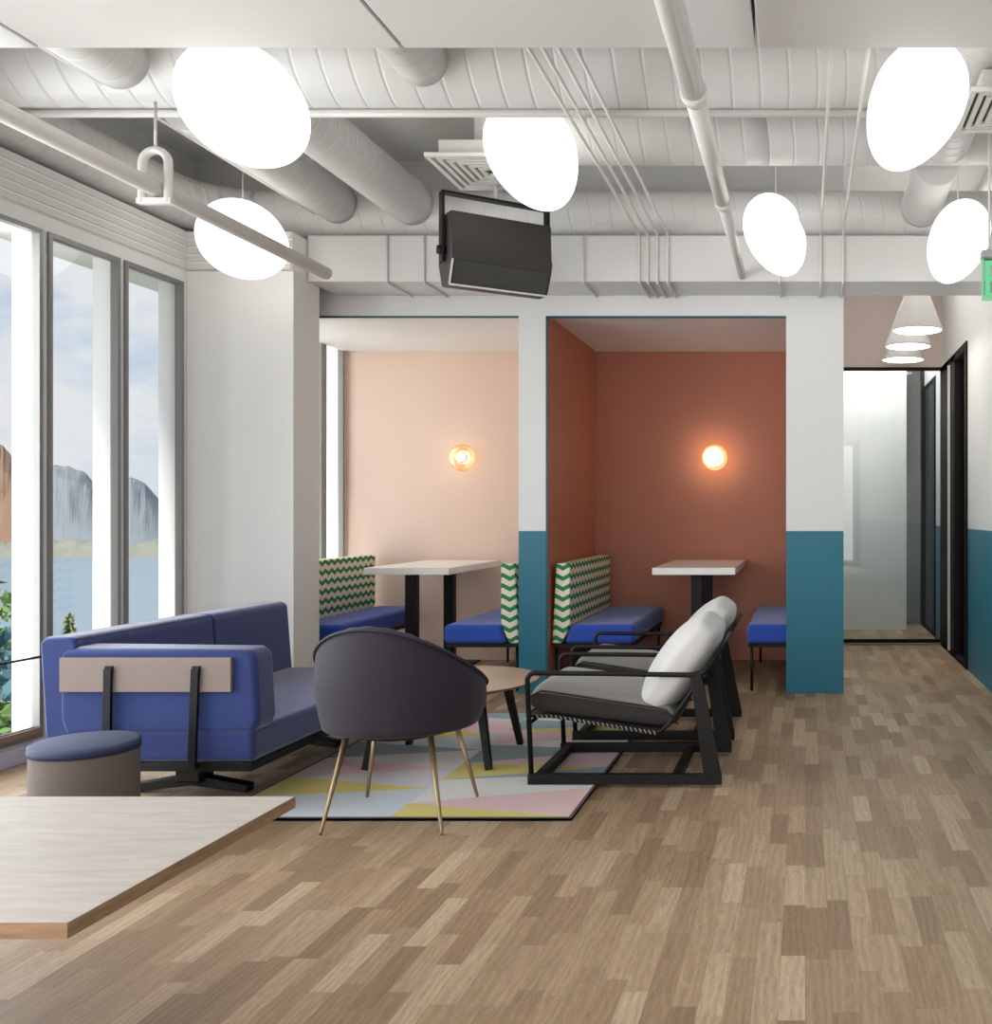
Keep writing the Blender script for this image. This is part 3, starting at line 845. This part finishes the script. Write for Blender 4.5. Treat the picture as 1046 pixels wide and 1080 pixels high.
# ------------------------------------------------------------------ coffee table
t = empty('coffee_table', 'round oak coffee table on black legs behind the purple chair', 'table', (-1.60, 4.49, FZ))
mb = MB(); r = .40
mb.lathe([(0, .325), (r-.03, .325), (r, .337), (r, .341)], n=72, mi=1); mb.lathe([(r, .341), (r-.002, .345), (0, .345)], n=72, mi=0)
mb.build('tabletop', [M['ctop'], M['cedge']], t)
for sx in (-1, 1):
    for sy in (-1, 1):
        mb = MB(); mb.bar((sx*.262, sy*.236, 0), (sx*.205, sy*.185, .325), .026, .026, up=(0, 1, 0), w1=.034, h1=.034); mb.build('leg', M['black'], t)

# ------------------------------------------------------------------ aubergine shell chair
t = empty('shell_chair', 'dark purple velvet shell chair with brass legs seen from behind', 'chair', (-1.457, 3.635, 0))
YAW = R(-4)
shell = bpy.data.objects
def rim_h(th):                 # th = 0 at the back, pi at the front
    c = math.cos(th)
    k = (c+1)/2
    return .428 + (.704-.428)*k**1.6
def shell_pt(th, tt, inset=0.):
    """tt 0 = centre of the bottom, 1 = rim"""
    h = rim_h(th)
    a = tt
    rb = .285 - inset
    base = .318 + inset*1.3
    # radial growth then rise
    if a < .42:
        q = a/.42
        rr = rb*.92*math.sin(q*math.pi/2)**.9; z = base + .025*(1-math.cos(q*math.pi/2))
    else:
        q = (a-.42)/.58
        z0 = base + .025
        z = z0 + (h - z0)*q**1.05
        rr = rb*(.92 + .10*math.sin(min(1, q*1.25)*math.pi/2) - .05*max(0, q-.55)*(1+math.cos(th)))
    dx, dy = math.sin(th), -math.cos(th)
    sx = 1.02; sy = .95
    return Vector((dx*rr*sx, dy*rr*sy, z))
NT_, NR = 96, 22
mb = MB(); bm = mb.bm
def skin(inset, channels=False):
    c = bm.verts.new(shell_pt(0, 0, inset)); rings = []
    for i in range(1, NR+1):
        tt = i/NR; ring = []
        for j in range(NT_):
            th = 2*math.pi*j/NT_
            ins = inset
            if channels and tt > .45: ins = inset + .007*abs(math.cos(th*12))*min(1, (tt-.45)*6)
            ring.append(bm.verts.new(shell_pt(th, tt, ins)))
        rings.append(ring)
    for j in range(NT_): f = bm.faces.new((c, rings[0][j], rings[0][(j+1) % NT_])); f.smooth = True
    for a, b in zip(rings, rings[1:]):
        for j in range(NT_): f = bm.faces.new((a[j], a[(j+1) % NT_], b[(j+1) % NT_], b[j])); f.smooth = True
    return rings[-1]
o1 = skin(0.); i1 = skin(.036, True)
top = []
for j in range(NT_):
    p = (o1[j].co + i1[j].co)/2; p.z += .010 + .004*abs(math.cos(2*math.pi*j/NT_*12)); top.append(bm.verts.new(p))
for j in range(NT_):
    k = (j+1) % NT_
    for q in ((o1[j], o1[k], top[k], top[j]), (top[j], top[k], i1[k], i1[j])): f = bm.faces.new(q); f.smooth = True
sh = mb.build('shell', M['chair'], t); sh.rotation_euler.z = YAW
mb = MB(); pts = [shell_pt(2*math.pi*j/64, 1.0)+Vector((0, 0, .004)) for j in range(65)]
pts = [p + Vector((p.x, p.y, 0)).normalized()*.004 for p in pts]
mb.sweep(pts, .0055, n=8, cap=False); pp = mb.build('piping', M['piping'], t); pp.rotation_euler.z = YAW
mb = MB(); mb.lathe([(0, .345), (.20, .345), (.222, .365), (.225, .40), (.205, .425), (.10, .436), (0, .438)], n=48)
st = mb.build('seat_cushion', M['chair'], t); st.rotation_euler.z = YAW
C = Vector((-1.457, 3.635, 0))
for (fx, fy), (tx, ty) in (((-1.655, 3.43), (-1.60, 3.52)), ((-1.239, 3.43), (-1.315, 3.52)), ((-1.678, 3.85), (-1.60, 3.76)), ((-1.255, 3.85), (-1.315, 3.76))):
    mb = MB(); a = Vector((fx, fy, FZ+.0005 if fy > 3.5 else 0.0005))-C; b = Vector((tx, ty, .345))-C
    mb.sweep([a, a.lerp(b, .03), b], [.005, .0062, .011], n=14); mb.build('leg', M['brass'], t)
mb = MB(); mb.lathe([(0, .300), (.12, .300), (.19, .318), (.19, .330), (0, .330)], n=40); mb.build('seat_plate', M['black'], t)

# ------------------------------------------------------------------ lounge chairs (local x: front 0 -> rear .774, y: near 0 -> far W)
W = .57
def lounge(lab, loc):
    t = empty('lounge_chair', lab, 'armchair', loc, group='grey lounge chairs with black sled frames')
    th = .026
    for y in (th/2, W-th/2):
        mb = MB()
        mb.box(0, .776, y-th/2, y+th/2, 0, .042)
        mb.build('base_rail', M['black'], t, bevel=.002)
        mb = MB(); r = .008
        path = [(.012, y, .042), (-.004, y, .415)] + [(-.004+.03*(1-math.cos(R(a))), y, .415+.03*math.sin(R(a))) for a in (22, 45, 68, 90)] + [(.30, y, .443), (.66, y, .437), (.70, y, .445), (.725, y, .475)]
        mb.sweep(path, r, n=10, flat=(1.0, 1.3)); mb.build('arm_rail', M['black'], t)
        mb = MB(); mb.prism([(.652, .43), (.694, .445), (.776, .03), (.776, .0), (.70, .0), (.706, .03)], 'y', y-th/2-.001, y+th/2+.001)
        mb.build('rear_leg', M['black'], t, bevel=.002)
    for x in (.02, .575):
        mb = MB(); mb.box(x, x+.035, th, W-th, .004, .036); mb.build('crossbar', M['black'], t)
    # seat and back sling frame
    mb = MB()
    y0, y1 = .038, W-.038
    for y in (y0, y1):
        mb.sweep([(-.005, y, .272), (.10, y, .268), (.48, y, .205), (.525, y, .205), (.56, y, .235), (.70, y, .435), (.772, y, .545)], .010, n=10)
    mb.sweep([(-.005, y0, .272), (-.005, y1, .272)], .010, n=10); mb.sweep([(.772, y0, .545), (.772, y1, .545)], .010, n=10)
    mb.sweep([(.705, .01, .436), (.705, W-.01, .436)], .009, n=10)
    mb.sweep([(.0, .01, .24), (.0, W-.01, .24)], .008, n=10)
    mb.build('sling_frame', M['black'], t)
    mb = MB()
    prof = [(.0, .276), (.10, .271), (.48, .209), (.525, .209), (.555, .239), (.695, .439), (.768, .549)]
    prof2 = [(x+.004, z+.006) for x, z in prof]
    mb.prism(prof + prof2[::-1], 'y', y0+.012, y1-.012); mb.build('sling', M['sling'], t)
    mb = MB()
    for i in range(26):
        f = i/25; x = .03+f*.47; z = .266 - max(0, x-.10)/.38*.060
        mb.bar((x, y0-.012, z+.008), (x+.008, y0-.012, z-.008), .004, .003, up=(0, 1, 0))
    mb.build('lacing', M['stitch'], t)
    # seat cushion, two fabrics
    mb = MB(); bm = mb.bm
    nx, ny = 22, 18
    def zc(f): return (.290*(1-f)+.222*f)
    L = .60
    grid = {}
    def prof_pt(f, a):
        pass
    top, bot = {}, {}
    for i in range(nx+1):
        for j in range(ny+1):
            f, g = i/nx, j/ny
            x = -.002 + f*L; y = .032 + g*(W-.064)
            ex = min(1, min(f, 1-f)*9); ey = min(1, min(g, 1-g)*9)
            rnd = (1-(1-ex)**2.2*(.38 if f < .5 else .8))*(1-(1-ey)**2.2*.22)
            mid = zc(f)
            hT = .118*(1-.25*f)*rnd + .022*(1-abs(2*f-1)**2)*(1-abs(2*g-1)**2)
            top[i, j] = bm.verts.new((x + (.028 if False else 0), y, mid + max(.045, hT)))
            bot[i, j] = bm.verts.new((x, y, mid-.004 + .02*(1-ex)))
    for i in range(nx):
        for j in range(ny):
            f = bm.faces.new((top[i, j], top[i+1, j], top[i+1, j+1], top[i, j+1])); f.smooth = True; f.material_index = 0
            f = bm.faces.new((bot[i, j], bot[i, j+1], bot[i+1, j+1], bot[i+1, j])); f.smooth = True; f.material_index = 1
    for i in range(nx):
        for j, s in ((0, 1), (ny, -1)):
            f = bm.faces.new((top[i, j], bot[i, j], bot[i+1, j], top[i+1, j])); f.material_index = 1; f.smooth = True
    for j in range(ny):
        for i in (0, nx):
            f = bm.faces.new((top[i, j], bot[i, j], bot[i, j+1], top[i, j+1])); f.material_index = 1; f.smooth = True
    cu = mb.build('seat_cushion', [M['greyseat'], M['greyside']], t, subsurf=1)
    for y in (.030, W-.030):
        mb = MB()
        mb.sweep([(-.002+f/12*L, y, zc(f/12)+.112*(1-.25*f/12)*(1-(1-min(1, min(f/12, 1-f/12)*9))**2.2*(.38 if f < 6 else .8))*.80) for f in range(13)], .0045, n=8)
        mb.build('piping', M['greyside'], cu)
    # back pillow
    mb = MB()
    ang = math.atan2(.36, .27)
    mat = Matrix.Translation((.594, W/2, .458)) @ Matrix.Rotation(-ang, 4, 'Y')
    mb.cushion(.455, W-.05, .175, puff=.46, n=14, mat=mat, e=.22)
    mb.build('back_pillow', M['greypill'], t, subsurf=1)
    return t
l1 = lounge('grey lounge chair nearest the camera with its black sled frame on the rug edge', (-1.111, 4.02, FZ))
l2 = copy_tree(l1); l2.location = (-1.115, 4.81, FZ)
l2['label'] = 'farther grey lounge chair, mostly hidden behind the nearer one'

# ------------------------------------------------------------------ outside
def ridge_mesh(name, pts, Yd, depth, base, mat, lab, cat, rough=.12, seed=0, steps=90, rows=16):
    """hill whose skyline passes through (u, v) stations of the far view, built as a solid slope Yd metres away"""
    mb = MB(); bm = mb.bm
    us = [p[0] for p in pts]
    def sky(u):
        for (u0, v0), (u1, v1) in zip(pts, pts[1:]):
            if u0 <= u <= u1: return v0+(v1-v0)*(u-u0)/(u1-u0)
        return pts[-1][1]
    grid = []
    for i in range(steps+1):
        u = us[0] + (us[-1]-us[0])*i/steps
        row = []
        X = (u-849)*Yd/1060; H = EYE-(sky(u)-541)*Yd/1060 - base
        for j in range(rows+1):
            q = j/rows
            prof = math.sin(q*math.pi)**1.2
            n_ = noise.fractal(Vector((X/Yd*26+seed, q*depth/Yd*26, seed)), .9, 2.1, 5)
            z = base + H*prof*(1+rough*n_*(1 if j != rows//2 else .35)) - .4
            row.append(bm.verts.new((X*(1+(q-.5)*depth/Yd), Yd+(q-.5)*depth, z)))
        grid.append(row)
    for a, b in zip(grid, grid[1:]):
        for j in range(rows): f = bm.faces.new((a[j], a[j+1], b[j+1], b[j])); f.smooth = False
    o = mb.build(name, mat); tag(o, lab, cat); return o
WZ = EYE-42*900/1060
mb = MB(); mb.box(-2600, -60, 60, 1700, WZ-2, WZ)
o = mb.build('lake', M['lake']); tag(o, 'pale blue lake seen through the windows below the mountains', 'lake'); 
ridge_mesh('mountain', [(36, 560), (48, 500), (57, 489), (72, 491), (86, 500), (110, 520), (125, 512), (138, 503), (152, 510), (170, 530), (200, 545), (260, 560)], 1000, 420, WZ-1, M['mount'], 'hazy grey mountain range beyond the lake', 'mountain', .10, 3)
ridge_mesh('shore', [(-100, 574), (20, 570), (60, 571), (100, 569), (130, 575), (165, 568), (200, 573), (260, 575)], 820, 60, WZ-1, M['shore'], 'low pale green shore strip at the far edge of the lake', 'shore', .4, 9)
ridge_mesh('cliff', [(-190, 470), (-60, 452), (-10, 468), (4, 478), (16, 496), (30, 560), (36, 579)], 980, 220, WZ-1, M['rockbrown'], 'brown rocky cliff in the first window at the left edge', 'cliff', .18, 5)
# garden slope
mb = MB(); bm = mb.bm; g = []
for i in range(31):
    row = []
    for j in range(31):
        x = -4.2 - (i/30)**1.5*40; y = -6 + j/30*60
        z = -.35 - max(0, -x-4.2)*.42 + .25*noise.noise(Vector((x*.4, y*.4, 0)))
        row.append(bm.verts.new((x, y, z)))
    g.append(row)
for a, b in zip(g, g[1:]):
    for j in range(30): f = bm.faces.new((a[j], a[j+1], b[j+1], b[j])); f.smooth = True
ro = mb.build('garden_slope', M['ground']); ro['kind'] = 'structure'
def gz(x): return -.35 - max(0, -x-4.2)*.42
def shrub(x, y, top, r, mat, lab, seed, n=900):
    rnd = random.Random(seed); z0 = gz(x)-.1
    t = empty('shrub', lab, 'shrub', (x, y, z0), group='garden shrubs outside the windows')
    H = top-z0
    mb = MB()
    for k in range(n):
        while True:
            p = Vector((rnd.uniform(-1, 1), rnd.uniform(-1, 1), rnd.uniform(-1, 1)))
            if .5 < p.length < 1: break
        c = Vector((p.x*r, p.y*r, H*.55 + p.z*H*.45))
        a = Vector((rnd.gauss(0, 1), rnd.gauss(0, 1), rnd.gauss(0, 1))).normalized(); b = a.orthogonal().normalized()
        L = rnd.uniform(.04, .08)
        mb.face([c-a*L, c+b*L*.4, c+a*L, c-b*L*.4])
    mb.build('foliage', mat, t)
    mb = MB(); mb.sweep([(0, 0, 0), (.02, 0, H*.6)], [.05, .02], n=8); mb.build('stem', M['bark'], t)
shrub(-4.95, 5.95, .45, .42, M['leafb'], 'blue-green shrub outside the first window', 1)
shrub(-4.55, 5.35, .12, .38, M['leaf'], 'low bright green shrub at the foot of the first window', 2)
shrub(-6.3, 7.55, .62, .55, M['leaf'], 'leafy green shrub further out past the first window', 3)
# small conifer
cx, cy = -8.05, 11.0; ztop = EYE-(648-541)*11.0/1060
t = empty('conifer_tree', 'small pale conifer standing before the lake in the second window', 'tree', (cx, cy, gz(cx)-.1))
H = ztop-(gz(cx)-.1); rnd = random.Random(5)
mb = MB(); mb.sweep([(0, 0, 0), (0, 0, H*.95)], [.07, .01], n=8); mb.build('trunk', M['bark'], t)
mb = MB()
for k in range(1500):
    f = rnd.random()**.7; zz = H*(1-f*.85); rr = .34*f*rnd.uniform(.3, 1); a = rnd.uniform(0, 6.283)
    c = Vector((rr*math.cos(a), rr*math.sin(a), zz)); d = Vector((math.cos(a), math.sin(a), -.5+rnd.gauss(0, .2))).normalized(); b = d.orthogonal().normalized()
    mb.face([c-d*.07, c+b*.018, c+d*.07, c-b*.018])
mb.build('foliage', M['conifer'], t)

# ------------------------------------------------------------------ lights
def area(name, loc, rot, sx, sy, power, colr=(1, 1, 1)):
    l = bpy.data.lights.new(name, 'AREA'); l.shape = 'RECTANGLE'; l.size = sx; l.size_y = sy; l.energy = power; l.color = colr
    o = bpy.data.objects.new(name, l); col.objects.link(o); o.location = loc; o.rotation_euler = rot; return o
area('daylight_left', (-3.72, .95, 1.25), (0, R(-90), 0), 2.3, 6.9, 430, (.96, .98, 1))
area('fill_back', (-1.1, -4.5, 1.35), (R(90), 0, 0), 4.4, 2.5, 140, (1, .98, .96))  # added frontal fill, shining in through the openings behind the camera
area('daylight_booth', (-3.72, 6.85, 1.25), (0, R(-90), 0), 2.3, 1.25, 26, (1, .99, .97))
area('corridor_fill', (.7, 6.95, 3.22), (0, 0, 0), .5, 1.2, 16, (1, .96, .92))  # unseen fill added to brighten the taupe wall and corridor, no fitting
area('end_room_fill', (.6, 8.75, 3.05), (R(25), 0, 0), .6, .4, 36, (1, .97, .93))  # added light without a fixture, lifts the white wall behind the glass
area('side_room_fill', (1.8, 7.8, 2.8), (0, 0, 0), .5, .5, 30, (1, .97, .93))  # extra unseen light, brightens the side room seen through the door glass
s = bpy.data.lights.new('sun', 'SUN'); s.energy = 8.0; s.angle = R(12); s.color = (1, .97, .92)
so = bpy.data.objects.new('sun', s); col.objects.link(so)
so.rotation_euler = Vector((.16, .75, -.62)).to_track_quat('-Z', 'Y').to_euler()

# world: blue sky with soft clouds
w = bpy.data.worlds.new('sky'); scene.world = w; w.use_nodes = True
t = NT(w.node_tree); t.n.clear()
out = t.add('ShaderNodeOutputWorld'); bg = t.add('ShaderNodeBackground')
tc = t.add('ShaderNodeTexCoord'); sp = t.add('ShaderNodeSeparateXYZ'); t.link(tc.outputs['Generated'], sp.inputs[0])
gr = t.add('ShaderNodeValToRGB'); e = gr.color_ramp.elements
e[0].position = 0; e[0].color = lin((206, 218, 230)); e[1].position = .42; e[1].color = lin((74, 122, 190))
m1 = e.__class__ and gr.color_ramp.elements.new(.16); m1.color = lin((150, 186, 222))
t.link(sp.outputs['Z'], gr.inputs[0])
mp = t.add('ShaderNodeMapping'); mp.inputs['Scale'].default_value = (1, 1, 2.2); mp.inputs['Location'].default_value = (.3, .15, .1); t.link(tc.outputs['Generated'], mp.inputs[0])
nz = t.add('ShaderNodeTexNoise'); nz.inputs['Scale'].default_value = 5.5; nz.inputs['Detail'].default_value = 9; nz.inputs['Roughness'].default_value = .55; nz.inputs['Distortion'].default_value = .25
t.link(mp.outputs[0], nz.inputs['Vector'])
cr = t.add('ShaderNodeValToRGB'); cr.color_ramp.elements[0].position = .36; cr.color_ramp.elements[1].position = .54
t.link(nz.outputs['Fac'], cr.inputs[0])
mx = t.add('ShaderNodeMix', data_type='RGBA'); t.link(cr.outputs[0], mx.inputs['Factor'])
t.link(gr.outputs[0], mx.inputs['A']); mx.inputs['B'].default_value = lin((226, 228, 232))
t.link(mx.outputs['Result'], bg.inputs[0]); bg.inputs[1].default_value = 1.2
t.link(bg.outputs[0], out.inputs[0])

# ------------------------------------------------------------------ camera and view
cam = bpy.data.cameras.new('camera'); co = bpy.data.objects.new('camera', cam); col.objects.link(co)
co.location = (0, 0, EYE); co.rotation_euler = (R(90), 0, 0)
cam.sensor_fit = 'HORIZONTAL'; cam.sensor_width = 36; cam.lens = 36*1060/1046
cam.shift_x = -(849-523)/1046; cam.shift_y = (541-540)/1046
cam.clip_end = 5000; cam.clip_start = .02
scene.camera = co
vs = scene.view_settings
vs.view_transform = 'Standard'; vs.look = 'None'; vs.gamma = 1; vs.use_curve_mapping = False; vs.exposure = -.13
scene.cycles.max_bounces = 10; scene.cycles.diffuse_bounces = 6; scene.cycles.transparent_max_bounces = 12
scene.cycles.use_denoising = True
scene.cycles.sample_clamp_indirect = 8
